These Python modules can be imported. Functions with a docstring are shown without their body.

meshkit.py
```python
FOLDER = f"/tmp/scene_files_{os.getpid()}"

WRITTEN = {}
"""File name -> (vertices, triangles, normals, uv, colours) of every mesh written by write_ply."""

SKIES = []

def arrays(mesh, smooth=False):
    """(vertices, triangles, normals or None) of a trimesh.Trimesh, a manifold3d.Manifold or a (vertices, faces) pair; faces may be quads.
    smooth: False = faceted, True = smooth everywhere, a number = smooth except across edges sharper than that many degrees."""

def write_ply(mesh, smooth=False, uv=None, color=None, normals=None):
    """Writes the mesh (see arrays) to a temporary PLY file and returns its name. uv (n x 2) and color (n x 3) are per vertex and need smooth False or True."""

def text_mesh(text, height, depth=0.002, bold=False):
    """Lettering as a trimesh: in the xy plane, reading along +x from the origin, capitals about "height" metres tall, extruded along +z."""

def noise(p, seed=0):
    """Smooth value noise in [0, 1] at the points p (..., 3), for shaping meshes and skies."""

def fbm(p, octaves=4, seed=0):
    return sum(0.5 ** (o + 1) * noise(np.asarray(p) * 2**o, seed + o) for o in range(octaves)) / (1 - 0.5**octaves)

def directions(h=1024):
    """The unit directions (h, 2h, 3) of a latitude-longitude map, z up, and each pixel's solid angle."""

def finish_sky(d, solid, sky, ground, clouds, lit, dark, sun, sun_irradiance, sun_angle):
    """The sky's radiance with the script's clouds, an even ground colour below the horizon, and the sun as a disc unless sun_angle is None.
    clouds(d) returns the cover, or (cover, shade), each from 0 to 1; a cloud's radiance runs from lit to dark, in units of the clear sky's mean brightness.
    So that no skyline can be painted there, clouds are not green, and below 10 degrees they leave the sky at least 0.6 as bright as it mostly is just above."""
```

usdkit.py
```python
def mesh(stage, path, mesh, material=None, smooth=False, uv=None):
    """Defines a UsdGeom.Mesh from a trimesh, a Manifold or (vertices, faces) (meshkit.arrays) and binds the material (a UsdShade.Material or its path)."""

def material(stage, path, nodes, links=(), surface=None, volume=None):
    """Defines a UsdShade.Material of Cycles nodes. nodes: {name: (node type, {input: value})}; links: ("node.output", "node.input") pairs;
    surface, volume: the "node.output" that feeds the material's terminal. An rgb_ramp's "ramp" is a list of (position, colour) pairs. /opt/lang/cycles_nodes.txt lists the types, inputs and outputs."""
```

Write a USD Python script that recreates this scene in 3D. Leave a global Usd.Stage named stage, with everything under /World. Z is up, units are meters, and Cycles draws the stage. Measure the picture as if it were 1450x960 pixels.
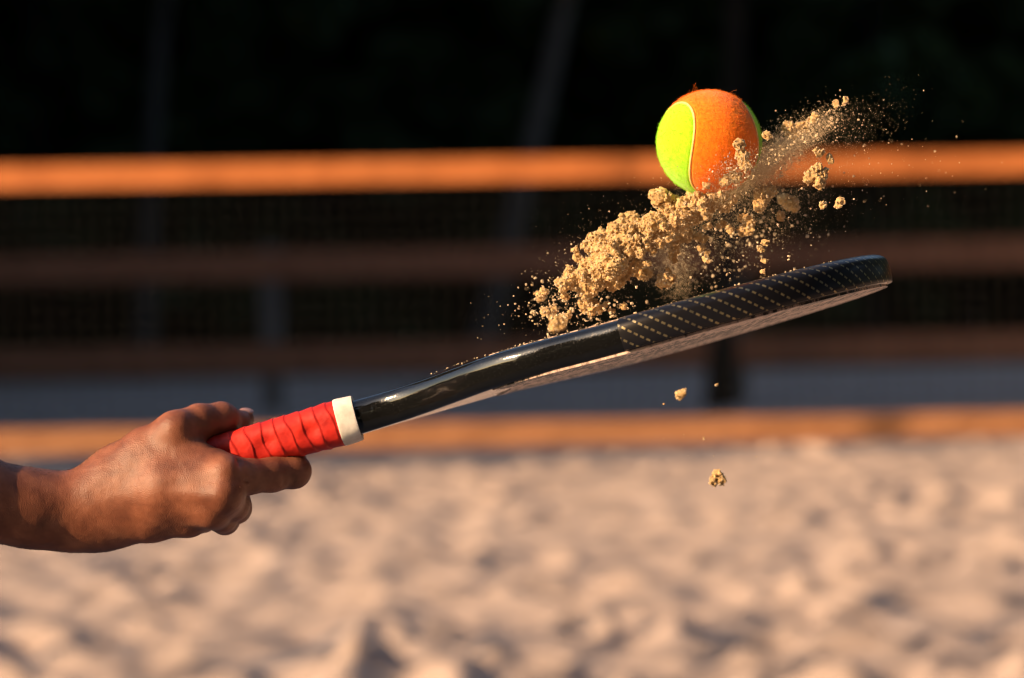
import math, random
import numpy as np
import trimesh
from scipy.interpolate import CubicSpline, PchipInterpolator
from scipy.spatial import cKDTree
from scipy.spatial.transform import Rotation
from pxr import Gf, Sdf, Usd, UsdGeom, UsdLux, UsdShade, Vt
import meshkit, usdkit

stage = Usd.Stage.CreateInMemory()
UsdGeom.SetStageUpAxis(stage, UsdGeom.Tokens.z)
UsdGeom.SetStageMetersPerUnit(stage, 1.0)
UsdGeom.Xform.Define(stage, '/World')
UsdGeom.Scope.Define(stage, '/World/Looks')
T_ = Sdf.ValueTypeNames
A3 = lambda *v: np.array(v, float)
unit = lambda v: np.asarray(v, float) / np.linalg.norm(v)

# ------------------------------------------------------------------ camera
FPX = 3300.0                                   # focal length in pixels of a 1450 px wide picture
EYE = A3(0, 0, 1.26)
pitch, roll = math.radians(-0.69), math.radians(1.0)
f_ = A3(0, math.cos(pitch), math.sin(pitch))
r0, u0 = A3(1, 0, 0), A3(0, -math.sin(pitch), math.cos(pitch))
r_ = math.cos(roll) * r0 - math.sin(roll) * u0
u_ = math.sin(roll) * r0 + math.cos(roll) * u0
cam = UsdGeom.Camera.Define(stage, '/World/camera')
cam.CreateHorizontalApertureAttr(36.0)
cam.CreateVerticalApertureAttr(36.0 * 960 / 1450)
cam.CreateFocalLengthAttr(36.0 * FPX / 1450)
cam.CreateFStopAttr(4.5)
cam.CreateFocusDistanceAttr(1.445)
cam.CreateExposureAttr(0.92)
cam.CreateClippingRangeAttr(Gf.Vec2f(0.05, 2000))
cam.AddTransformOp().Set(Gf.Matrix4d(*r_, 0, *u_, 0, *(-f_), 0, *EYE, 1))

# ------------------------------------------------------------------ sky and sun
SUN = unit((-0.84, -0.41, 0.365))
sun_elev, sun_rot = math.asin(SUN[2]), math.atan2(SUN[0], SUN[1])
sky_mat = usdkit.material(stage, '/World/Looks/sky_light', {
    'sky': ('sky_texture', {'sky_type': 'single_scattering', 'sun_disc': False, 'sun_elevation': sun_elev, 'sun_rotation': sun_rot, 'altitude': 50.0, 'aerosol_density': 1.6}),
    'bg': ('background_shader', {'strength': 0.11})}, [('sky.color', 'bg.color')], surface='bg.background')
dome = UsdLux.DomeLight.Define(stage, '/World/sky')
UsdShade.MaterialBindingAPI.Apply(dome.GetPrim()).Bind(sky_mat)
dome.GetPrim().SetCustomDataByKey('kind', 'structure')
sun = UsdLux.DistantLight.Define(stage, '/World/sun')
sun.CreateNormalizeAttr(True)
sun.CreateIntensityAttr(1.25)
sun.CreateAngleAttr(0.5)
sun.CreateColorAttr(Gf.Vec3f(1.0, 0.635, 0.345))
sx = unit(np.cross((0, 0, 1), SUN)); sy = np.cross(SUN, sx)
sun.AddTransformOp().Set(Gf.Matrix4d(*sx, 0, *sy, 0, *SUN, 0, 0, 0, 30, 1))

# ------------------------------------------------------------------ helpers
def C2W(p):
    """camera axes (right, up, depth) in metres -> world"""
    p = np.asarray(p, float)
    return EYE + p[..., 0:1] * r_ + p[..., 1:2] * u_ + p[..., 2:3] * f_

def cam_at(px, py, D):
    return A3((px - 725) / FPX * D, (480 - py) / FPX * D, D)

def at(px, py, D):
    return C2W(cam_at(px, py, D))

used = {}
def numbered(path):
    n = used.get(path, -1) + 1
    used[path] = n
    return path if n == 0 else f'{path}_{n:03d}'

def tag(prim, label=None, cat=None, group=None, kind=None):
    for k, v in (('label', label), ('category', cat), ('group', group), ('kind', kind)):
        if v: prim.SetCustomDataByKey(k, v)
    return prim

def obj(name, mesh, mat, parent=None, smooth=False, uv=None):
    path = numbered((str(parent.GetPath()) if parent else '/World') + '/' + name)
    return usdkit.mesh(stage, path, mesh, mat, smooth, uv).GetPrim()

def thing(name, label, cat, matrix=None, group=None):
    x = UsdGeom.Xform.Define(stage, numbered('/World/' + name))
    if matrix is not None: x.AddTransformOp().Set(matrix)
    return tag(x.GetPrim(), label, cat, group)

def place(x, y, z=0, rz=0, s=1.0):
    return Gf.Matrix4d().SetScale(s) * Gf.Matrix4d().SetRotate(Gf.Rotation(Gf.Vec3d(0, 0, 1), math.degrees(rz))) * Gf.Matrix4d().SetTranslate(Gf.Vec3d(x, y, z))

def box(lo, hi, bevel=0.0):
    lo, hi = np.array(lo, float), np.array(hi, float)
    if bevel <= 0:
        m = trimesh.creation.box(hi - lo); m.apply_translation((lo + hi) / 2); return m
    pts = []
    for k in range(3):
        e = np.full(3, bevel); e[k] = 0
        for s in np.ndindex(2, 2, 2):
            pts.append(np.where(np.array(s) == 0, lo + e, hi - e))
    return trimesh.convex.convex_hull(np.array(pts))

def tube(pts, radii, n=10):
    pts = np.asarray(pts, float); radii = np.broadcast_to(radii, len(pts))
    tan = np.gradient(pts, axis=0); tan /= np.linalg.norm(tan, axis=1, keepdims=True)
    ref = A3(0, 1, 0) if abs(tan[0][1]) < .8 else A3(1, 0, 0)
    a = np.cross(tan, ref); a /= np.linalg.norm(a, axis=1, keepdims=True); b = np.cross(tan, a)
    th = np.linspace(0, 2 * np.pi, n, endpoint=False)
    v = pts[:, None] + radii[:, None, None] * (np.cos(th)[None, :, None] * a[:, None] + np.sin(th)[None, :, None] * b[:, None])
    v = v.reshape(-1, 3); F = []
    for i in range(len(pts) - 1):
        for j in range(n):
            k = (j + 1) % n
            F += [(i * n + j, i * n + k, (i + 1) * n + k), (i * n + j, (i + 1) * n + k, (i + 1) * n + j)]
    c0, c1 = len(v), len(v) + 1
    v = np.vstack([v, pts[0], pts[-1]])
    for j in range(n):
        k = (j + 1) % n
        F += [(c0, k, j), (c1, (len(pts) - 1) * n + j, (len(pts) - 1) * n + k)]
    m = trimesh.Trimesh(v, F, process=False)
    if m.volume < 0: m.invert()
    return m

def surface_nets(vol, origin, h):
    ins = vol < 0
    nx, ny, nz = vol.shape
    cnt = np.zeros((nx - 1, ny - 1, nz - 1), np.int8)
    for dx, dy, dz in np.ndindex(2, 2, 2):
        cnt += ins[dx:nx - 1 + dx, dy:ny - 1 + dy, dz:nz - 1 + dz]
    act = np.argwhere((cnt > 0) & (cnt < 8))
    index = np.full(cnt.shape, -1, np.int64)
    index[tuple(act.T)] = np.arange(len(act))
    offs = np.array(list(np.ndindex(2, 2, 2)))
    val = np.stack([vol[tuple((act + o).T)] for o in offs], 1).astype(float)
    acc, num = np.zeros((len(act), 3)), np.zeros(len(act))
    for i in range(8):
        for j in range(i + 1, 8):
            if np.abs(offs[i] - offs[j]).sum() == 1:
                a, b = val[:, i], val[:, j]
                m = (a < 0) != (b < 0)
                t = np.where(m, a / np.where(m, a - b, 1), 0)
                acc += m[:, None] * (offs[i] + t[:, None] * (offs[j] - offs[i])); num += m
    v = origin + h * (act + acc / num[:, None])
    quads = []
    for ax in range(3):
        o = [1, 2, 0][ax], [2, 0, 1][ax]
        a = np.take(ins, range(vol.shape[ax] - 1), ax); b = np.take(ins, range(1, vol.shape[ax]), ax)
        e = np.argwhere(a != b)
        ok = (e[:, o[0]] > 0) & (e[:, o[1]] > 0) & (e[:, o[0]] < vol.shape[o[0]] - 1) & (e[:, o[1]] < vol.shape[o[1]] - 1)
        e = e[ok]
        A, B = np.eye(3, dtype=int)[o[0]], np.eye(3, dtype=int)[o[1]]
        q = np.stack([index[tuple((e - x).T)] for x in (A * 0, A, A + B, B)], 1)
        flip = ~a[tuple(e.T)]
        q[flip] = q[flip][:, ::-1]
        quads.append(q)
    q = np.vstack(quads)
    return v, q

def smin(a, b, k):
    h = np.maximum(k - np.abs(a - b), 0) / k
    return np.minimum(a, b) - h * h * k * 0.25

def cone_sdf(P, a, b, ra, rb):
    ab = (b - a).astype(np.float32); pa = P - a.astype(np.float32)
    t = np.clip(pa @ ab / max(ab @ ab, 1e-12), 0, 1)
    return np.sqrt(((pa - t[..., None] * ab) ** 2).sum(-1)) - (ra + (rb - ra) * t)

def grid(lo, hi, h):
    n = np.ceil((np.array(hi) - lo) / h).astype(int) + 1
    ax = [(lo[k] + h * np.arange(n[k])).astype(np.float32) for k in range(3)]
    return np.stack(np.meshgrid(*ax, indexing='ij'), -1)

def instancer(name, meshes, pos, scale, quat, pick, mat, label, cat):
    path = numbered('/World/' + name)
    pi = UsdGeom.PointInstancer.Define(stage, path)
    rel = pi.CreatePrototypesRel()
    for i, m in enumerate(meshes):
        pr = usdkit.mesh(stage, path + '/shapes/' + ('grain' if i == 0 else f'grain_{i:03d}'), m, mat, False)
        rel.AddTarget(pr.GetPath())
    pi.CreatePositionsAttr(Vt.Vec3fArray.FromNumpy(np.asarray(pos, np.float32)))
    pi.CreateScalesAttr(Vt.Vec3fArray.FromNumpy(np.asarray(scale, np.float32)))
    q = np.asarray(quat, float)
    pi.CreateOrientationsAttr(Vt.QuathArray([Gf.Quath(float(w), float(x), float(y), float(z)) for x, y, z, w in q]))
    pi.CreateProtoIndicesAttr(Vt.IntArray.FromNumpy(np.asarray(pick, np.int32)))
    tag(pi.GetPrim(), label, cat, None, 'stuff')
    return pi

# ------------------------------------------------------------------ materials
L = '/World/Looks/'
def mat(name, nodes, links=(), surface='p.BSDF'):
    return usdkit.material(stage, L + name, nodes, links, surface=surface)

def noisy(name, c1, c2, scale, rough=.8, bump=0.0, bump_scale=None, bump_dist=.002, detail=6, spec=.5, extra=None, lo=.35, hi=.65):
    p = {'roughness': rough, 'specular_ior_level': spec, **(extra or {})}
    nodes = {'g': ('geometry', {}), 'n': ('noise_texture', {'scale': scale, 'detail': detail, 'roughness': .6}),
             'r': ('rgb_ramp', {'ramp': [(0, c1), (lo, c1), (hi, c2), (1, c2)]}), 'p': ('principled_bsdf', p)}
    links = [('g.position', 'n.vector'), ('n.fac', 'r.fac'), ('r.color', 'p.base_color')]
    if bump:
        nodes['n2'] = ('noise_texture', {'scale': bump_scale or scale * 6, 'detail': 5, 'roughness': .65})
        nodes['b'] = ('bump', {'strength': bump, 'distance': bump_dist})
        links += [('g.position', 'n2.vector'), ('n2.fac', 'b.height'), ('b.normal', 'p.normal')]
    return mat(name, nodes, links)

M_sand = noisy('beach_sand', (.29, .232, .202), (.44, .352, .303), 3.0, rough=.95, bump=.5, bump_scale=120, bump_dist=.004, spec=.15)
M_clump = noisy('wet_sand', (.47, .31, .135), (.62, .43, .205), 350.0, rough=.95, bump=.7, bump_scale=2200, bump_dist=.0006, spec=.2)
M_grain = noisy('sand_grain', (.46, .35, .20), (.66, .54, .36), 900.0, rough=.7, spec=.4)
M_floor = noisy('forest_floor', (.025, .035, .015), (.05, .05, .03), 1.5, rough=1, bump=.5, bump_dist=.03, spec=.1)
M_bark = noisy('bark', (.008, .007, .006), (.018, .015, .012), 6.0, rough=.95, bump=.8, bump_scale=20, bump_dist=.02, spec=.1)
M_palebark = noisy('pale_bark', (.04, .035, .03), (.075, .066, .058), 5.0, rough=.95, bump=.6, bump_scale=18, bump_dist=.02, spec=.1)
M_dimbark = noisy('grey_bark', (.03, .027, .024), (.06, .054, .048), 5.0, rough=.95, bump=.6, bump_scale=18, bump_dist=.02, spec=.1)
M_board = noisy('fence_board', (.25, .095, .05), (.37, .15, .08), 4.0, rough=.85, bump=.3, bump_scale=30, bump_dist=.004, spec=.2)
M_fpost = noisy('fence_post', (.10, .095, .09), (.14, .135, .125), 4.0, rough=.9, spec=.1)
M_leaf = mat('leaves', {'o': ('object_info', {}), 'g': ('geometry', {}), 'r': ('rgb_ramp', {'ramp': [(0, (.018, .034, .010)), (.6, (.032, .052, .016)), (1, (.055, .065, .020))]}),
    'p': ('principled_bsdf', {'roughness': .7, 'specular_ior_level': .2}), 't': ('translucent_bsdf', {'color': (.05, .08, .015)}), 'm': ('mix_closure', {'fac': .2})},
    [('g.random_per_island', 'r.fac'), ('r.color', 'p.base_color'), ('p.BSDF', 'm.closure1'), ('t.BSDF', 'm.closure2')], surface='m.closure')

def band_mat(name, c1, c2):
    return mat(name, {'g': ('geometry', {}), 'mp': ('mapping', {'scale': (9, 9, 1.5)}), 'n': ('noise_texture', {'scale': 1.0, 'detail': 5, 'roughness': .7}),
        'r': ('rgb_ramp', {'ramp': [(.3, c1), (.7, c2)]}), 'w': ('noise_texture', {'scale': 900.0, 'detail': 2}), 'b': ('bump', {'strength': .3, 'distance': .001}),
        'p': ('principled_bsdf', {'roughness': .75, 'specular_ior_level': .3, 'sheen_weight': .1})},
        [('g.position', 'mp.vector'), ('mp.vector', 'n.vector'), ('n.fac', 'r.fac'), ('r.color', 'p.base_color'), ('g.position', 'w.vector'), ('w.fac', 'b.height'), ('b.normal', 'p.normal')])
M_band = band_mat('orange_tape', (.35, .105, .022), (.45, .145, .036))
M_band2 = band_mat('sandy_orange_tape', (.24, .105, .045), (.32, .15, .068))
M_cord = noisy('black_cord', (.012, .012, .012), (.02, .02, .02), 50.0, rough=.8, spec=.2)
M_post = noisy('net_post_metal', (.05, .05, .055), (.08, .08, .085), 20.0, rough=.4)

# ------------------------------------------------------------------ ground
def graded(lo, hi, fine_lo, fine_hi, step, grow=1.12):
    mid = list(np.arange(fine_lo, fine_hi, step)); s = step; x = mid[-1]
    while x < hi: s *= grow; x += s; mid.append(x)
    s = step; x = mid[0]
    while x > lo: s *= grow; x -= s; mid.insert(0, x)
    return np.array(mid)

gx, gy = graded(-260, 260, -5.2, 5.2, .032), graded(-160, 420, 7.0, 24, .045)
X, Y = np.meshgrid(gx, gy, indexing='ij')
rng = np.random.default_rng(5)
def n2(x, y, s, seed): return meshkit.noise(np.stack([x / s, y / s, np.full_like(x, seed * 7.31)], -1), seed) - .5
Z = .14 * n2(X, Y, 3.1, 1) + .07 * n2(X, Y, .75, 2) + .070 * n2(X, Y, .30, 3) + .07 * n2(X, Y, .17, 4) + .012 * n2(X, Y, .05, 6)
fade = np.clip((48 - Y) / 14, .05, 1) * np.clip((60 - np.abs(X)) / 30, 0, 1)
Z *= fade
for _ in range(700):                                       # trodden footprints
    cx, cy = rng.uniform(-5, 5), 7 + 17 * rng.random() ** 1.8
    a = rng.uniform(0, 2 * np.pi); l, w, d = rng.uniform(.13, .22), rng.uniform(.07, .12), rng.uniform(.02, .055)
    i0, i1 = np.searchsorted(gx, [cx - .5, cx + .5]); j0, j1 = np.searchsorted(gy, [cy - .5, cy + .5])
    dx, dy = X[i0:i1, j0:j1] - cx, Y[i0:i1, j0:j1] - cy
    p, q = (dx * math.cos(a) + dy * math.sin(a)) / l, (-dx * math.sin(a) + dy * math.cos(a)) / w
    rr = np.sqrt(p * p + q * q)
    Z[i0:i1, j0:j1] += d * (-np.exp(-rr ** 2 * 1.2) + .75 * np.exp(-((rr - 1.45) / .45) ** 2))
nx_, ny_ = X.shape
I = np.arange(nx_ * ny_).reshape(nx_, ny_)
quads = np.stack([I[:-1, :-1], I[1:, :-1], I[1:, 1:], I[:-1, 1:]], -1).reshape(-1, 4)
tag(obj('sand', (np.stack([X.ravel(), Y.ravel(), Z.ravel()], 1), quads), M_sand, smooth=True), 'trampled golden beach sand in low sun', None, None, 'structure')

# dark undergrowth floor beyond the sand
fx, fy = np.linspace(-200, 200, 121), np.linspace(46, 380, 60)
X2, Y2 = np.meshgrid(fx, fy, indexing='ij')
Z2 = .12 + .5 * meshkit.noise(np.stack([X2 / 4, Y2 / 4, 0 * X2], -1), 3) * np.clip((Y2 - 46) / 5, 0, 1) - .25 * np.clip((47.5 - Y2) / 1.5, 0, 1)
J = np.arange(X2.size).reshape(X2.shape)
q2 = np.stack([J[:-1, :-1], J[1:, :-1], J[1:, 1:], J[:-1, 1:]], -1).reshape(-1, 4)
tag(obj('forest_floor', (np.stack([X2.ravel(), Y2.ravel(), Z2.ravel()], 1), q2), M_floor, smooth=True), 'dark ground under the trees beyond the sand', None, None, 'structure')

# ------------------------------------------------------------------ trees
def crown_mesh(seed, n, z0, z1, rad, leaf, clusters=90):
    g = np.random.default_rng(seed)
    zc = z0 + (z1 - z0) * g.random(clusters)
    prof = np.sin(np.pi * np.clip((zc - z0) / (z1 - z0) * .86 + .12, 0, 1)) ** .55
    th = g.random(clusters) * 2 * np.pi; rr = rad * prof * g.random(clusters) ** .5
    cc = np.stack([rr * np.cos(th), rr * np.sin(th), zc], 1); cr = g.uniform(.5, 1.1, clusters) * rad * .3
    k = g.integers(0, clusters, n)
    d = g.normal(size=(n, 3)); d /= np.linalg.norm(d, axis=1, keepdims=True)
    p = cc[k] + d * (cr[k] * g.random(n) ** .4)[:, None] * A3(1, 1, .75)
    p[:, 2] = np.maximum(p[:, 2], .1)
    a = g.normal(size=(n, 3)); a /= np.linalg.norm(a, axis=1, keepdims=True)
    b = np.cross(a, g.normal(size=(n, 3))); b /= np.linalg.norm(b, axis=1, keepdims=True)
    s = leaf * g.uniform(.6, 1.3, n)[:, None]
    v = np.stack([p - a * s, p + b * s * .45, p + a * s, p - b * s * .45], 1).reshape(-1, 3)
    return v, np.arange(4 * n).reshape(-1, 4)

def trunk_mesh(seed, h, r, lean=(0, 0), limbs=6):
    g = np.random.default_rng(seed)
    t = np.linspace(0, 1, 9)
    pts = np.stack([lean[0] * t + .15 * np.sin(3 * t + seed), lean[1] * t + .12 * np.cos(2.5 * t + seed) - .12 * math.cos(seed), h * t - .15], 1)
    parts = [tube(pts, r * (1.25 - t * .85) * np.where(t < .05, 1.35, 1), 10)]
    for k in range(limbs):
        i = g.integers(4, 8); a = g.random() * 2 * np.pi; ln = g.uniform(.18, .3) * h
        e = pts[i] + A3(math.cos(a) * ln, math.sin(a) * ln, ln * .6)
        parts.append(tube(np.stack([pts[i], (pts[i] + e) / 2 + A3(0, 0, .1), e]), [r * .45, r * .3, r * .12], 6))
    return trimesh.util.concatenate(parts)

def tree_class(name, seed, h, rad, r, z0, n, leaf, bark, lean=(0, 0)):
    c = stage.CreateClassPrim(f'/World/{name}')
    tm = usdkit.mesh(stage, f'/World/{name}/trunk', trunk_mesh(seed, h * .86, r, lean), bark, 40)
    v, q = crown_mesh(seed + 7, n, z0, h, rad, leaf)
    t = np.clip(v[:, 2:3] / h, 0, 1); v = v + t * A3(lean[0], lean[1], 0)
    usdkit.mesh(stage, f'/World/{name}/crown', (v, q), M_leaf)
    return c

tree_class('dense_tree_shape', 1, 17.0, 3.4, .26, .3, 9000, .42, M_bark)
tree_class('broad_tree_shape', 2, 15.0, 3.8, .22, .4, 9000, .40, M_bark)
tree_class('slim_tree_shape', 3, 19.0, 3.0, .24, .2, 9000, .42, M_bark)
def copy(cls, name, label, cat, group, m):
    x = UsdGeom.Xform.Define(stage, numbered('/World/' + name)); x.AddTransformOp().Set(m)
    p = x.GetPrim(); p.GetReferences().AddInternalReference(f'/World/{cls}'); p.SetInstanceable(True)
    return tag(p, label, cat, group)
CL = ['dense_tree_shape', 'broad_tree_shape', 'slim_tree_shape']
g = np.random.default_rng(11)
for row, (yy, n_, step) in enumerate(((51, 9, 3.6), (56, 9, 4.2), (62, 9, 4.8))):
    for i in range(n_):
        x = (i - (n_ - 1) / 2) * step + g.uniform(-.8, .8)
        copy(CL[g.integers(3)], 'forest_tree', 'dark leafy tree in the deep shade of the wood behind the court', 'tree', 'trees of the dark wood', place(x, yy + g.uniform(-1, 1), 0, g.uniform(0, 6), g.uniform(.85, 1.1)))
for i in range(15):                                          # the wood goes on along the left side and shades the far sand
    s = i / 14
    copy(CL[i % 3], 'shade_tree', 'tall dense tree at the left edge of the court', 'tree', 'trees along the left of the court', place(-11.2 - 8 * s, 17.0 + 41 * s, 0, g.uniform(0, 6), g.uniform(.95, 1.12)))
for i in range(9):
    s = i / 8
    copy(CL[(i + 1) % 3], 'shade_tree', 'tall dense tree at the left edge of the court', 'tree', 'trees along the left of the court', place(-16.5 - 9 * s, 17.0 + 39 * s, 0, g.uniform(0, 6), g.uniform(1.0, 1.15)))
for i in range(10):                                          # and closes the court behind the photographer
    copy(CL[i % 3], 'rear_tree', 'dense dark tree behind the photographer', 'tree', 'trees behind the photographer', place(-21 + 4.6 * i, -17 + g.uniform(-1.5, 1.5), 0, g.uniform(0, 6), g.uniform(.9, 1.1)))
def hedge_mesh(seed, n, lx, ly, hz):
    q_ = np.random.default_rng(seed); p = np.stack([q_.uniform(-lx, lx, n), q_.uniform(-ly, ly, n), q_.uniform(0.02, 1, n) ** .8 * hz], 1)
    p[:, 0] *= .8 + .4 * meshkit.noise(p * 1.3, seed); p[:, 2] *= .93 + .12 * meshkit.noise(p * 1.1 + 9, seed)
    a = q_.normal(size=(n, 3)); a /= np.linalg.norm(a, axis=1, keepdims=True); b = np.cross(a, q_.normal(size=(n, 3))); b /= np.linalg.norm(b, axis=1, keepdims=True)
    s = .07 * q_.uniform(.6, 1.3, n)[:, None]
    return np.stack([p - a * s, p + b * s * .5, p + a * s, p - b * s * .5], 1).reshape(-1, 3), np.arange(4 * n).reshape(-1, 4)
t = thing('hedge', 'clipped dark hedge along the left side of the court near the player', 'hedge', place(-2.75, -1.2))
obj('foliage', hedge_mesh(9, 19000, .4, 4.6, 1.25), M_leaf, t)
for i in range(7):
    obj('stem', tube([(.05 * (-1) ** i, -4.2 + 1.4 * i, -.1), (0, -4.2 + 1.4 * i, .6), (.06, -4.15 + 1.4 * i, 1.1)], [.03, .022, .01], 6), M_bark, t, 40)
for i in range(12):                                          # and along the right
    copy(CL[i % 3], 'right_tree', 'dense dark tree along the right of the court', 'tree', 'trees along the right of the court', place(13 + g.uniform(-1, 1) + max(0, i - 6) * 1.2, -14 + 4.6 * i, 0, g.uniform(0, 6), g.uniform(.9, 1.1)))
# far wood as one mass
g2 = np.random.default_rng(21); nF = 26000
pf = np.stack([g2.uniform(-60, 60, nF), 68 + 14 * g2.random(nF), 22 * g2.random(nF)], 1)
a = g2.normal(size=(nF, 3)); a /= np.linalg.norm(a, axis=1, keepdims=True); b = np.cross(a, g2.normal(size=(nF, 3))); b /= np.linalg.norm(b, axis=1, keepdims=True)
s = g2.uniform(.6, 1.3, nF)[:, None]
tag(obj('distant_wood', (np.stack([pf - a * s, pf + b * s * .6, pf + a * s, pf - b * s * .6], 1).reshape(-1, 3), np.arange(4 * nF).reshape(-1, 4)), M_leaf), 'mass of dark foliage closing the view behind the trees', 'wood', None, 'stuff')

def single_tree(name, label, base, lean, h, r, bark, seed, rad=2.6):
    t = thing(name, label, 'tree', place(base[0], base[1]))
    obj('trunk', trunk_mesh(seed, h * .86, r, lean, 0), bark, t, 40)
    v, q = crown_mesh(seed + 7, 4000, h * .62, h * 1.1, rad, .35)
    obj('crown', (v + A3(lean[0], lean[1], 0) * .9, q), M_leaf, t)
    return t
px2x = lambda px, Yd: (px - 725) / FPX * Yd
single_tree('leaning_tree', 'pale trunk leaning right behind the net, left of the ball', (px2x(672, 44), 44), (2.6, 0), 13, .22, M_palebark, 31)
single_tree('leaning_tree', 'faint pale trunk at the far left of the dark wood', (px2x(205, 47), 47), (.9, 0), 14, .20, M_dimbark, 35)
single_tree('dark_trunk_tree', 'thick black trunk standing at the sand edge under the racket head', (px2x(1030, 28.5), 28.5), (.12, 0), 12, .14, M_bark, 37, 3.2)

# ------------------------------------------------------------------ fence of two rails in the shade
t = thing('rail_fence', 'shaded reddish fence of two wide boards across the back of the court', 'fence', place(0, 30))
for i in range(5):
    x0 = -15.1 + 6 * i
    for zc in (1.90, .70):
        o = obj('board', box((x0 + .006, -.03, zc - .19), (x0 + 5.994, .0, zc + .19), .008), M_board, t)
    obj('post', box((x0 - .13, .002, -.2), (x0 + .13, .20, 2.15), .015), M_fpost, t)

# ------------------------------------------------------------------ net
NETY = 7.17
net = thing('beach_net', 'beach tennis net with orange tapes along top and bottom', 'net', place(0, NETY))
def wave(x, seed): return .030 * np.sin(x * 1.7 + seed) + .022 * np.sin(x * 4.1 + 2.1 * seed) + .006 * np.sin(x * 13 + seed)
def band(z, hh, seed, shape):
    xs = np.linspace(-4.2, 4.2, 700); tt = np.linspace(-1, 1, 9)
    Xb, Tb = np.meshgrid(xs, tt, indexing='ij')
    yb = shape(Xb) + .010 * (meshkit.noise(np.stack([Xb * 9, Tb * .7, 0 * Xb + seed], -1), 4) - .5) + .004 * np.cos(Tb * 1.4)
    zb = z + hh * Tb / 2 - .012 * (1 - (Xb / 4.2) ** 2)
    n0, n1 = Xb.shape; K = np.arange(n0 * n1).reshape(n0, n1)
    front = np.stack([Xb, yb - .0015, zb], -1).reshape(-1, 3); back = np.stack([Xb, yb + .0015, zb], -1).reshape(-1, 3)
    q = np.stack([K[:-1, :-1], K[1:, :-1], K[1:, 1:], K[:-1, 1:]], -1).reshape(-1, 4); nn = n0 * n1
    qs = [q, q[:, ::-1] + nn]
    for e in (K[:, 0], K[::-1, -1], K[::-1][:, 0][:0]):
        if len(e): qs.append(np.stack([e[:-1], e[:-1] + nn, e[1:] + nn, e[1:]], 1))
    return np.vstack([front, back]), np.vstack(qs)
top_shape = lambda x: .020 * np.sin(x * 1.3 + .5) + .055 * np.logaddexp(0, (np.minimum(x, 3.5) - .80) / .12) * .12 * 2 + .012 * np.tanh((x - .36) / .05)
bot_shape = lambda x: .020 * np.sin(x * 1.1 + 1.0) + .030 * np.tanh((x - 1.13) / .10)
TOPZ, BOTZ = 1.707, .895
obj('top_tape', band(TOPZ, .077, 1, top_shape), M_band, net, True)
obj('bottom_tape', band(BOTZ, .082, 2, bot_shape), M_band2, net, True)
for sgn in (-1, 1):
    obj('post', tube([(sgn * 4.3, 0, -.3), (sgn * 4.3, 0, .9), (sgn * 4.3, 0, 1.85)], .035, 16), M_post, net, 40)
cur, cnts = [], []
zs = np.arange(BOTZ + .05, TOPZ - .05, .045)
for xx in np.arange(-4.18, 4.19, .045):
    zz = np.linspace(BOTZ + .045, TOPZ - .055, 6); u = (zz - BOTZ) / (TOPZ - BOTZ)
    cur += [(xx, float(bot_shape(np.array(xx)) * (1 - k) + top_shape(np.array(xx)) * k), z) for z, k in zip(zz, u)]; cnts.append(6)
for z in zs:
    k = (z - BOTZ) / (TOPZ - BOTZ); xs = np.linspace(-4.28, 4.28, 60)
    cur += list(zip(xs, bot_shape(xs) * (1 - k) + top_shape(xs) * k + .001, np.full(60, z))); cnts.append(60)
bc = UsdGeom.BasisCurves.Define(stage, str(net.GetPath()) + '/netting')
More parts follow.
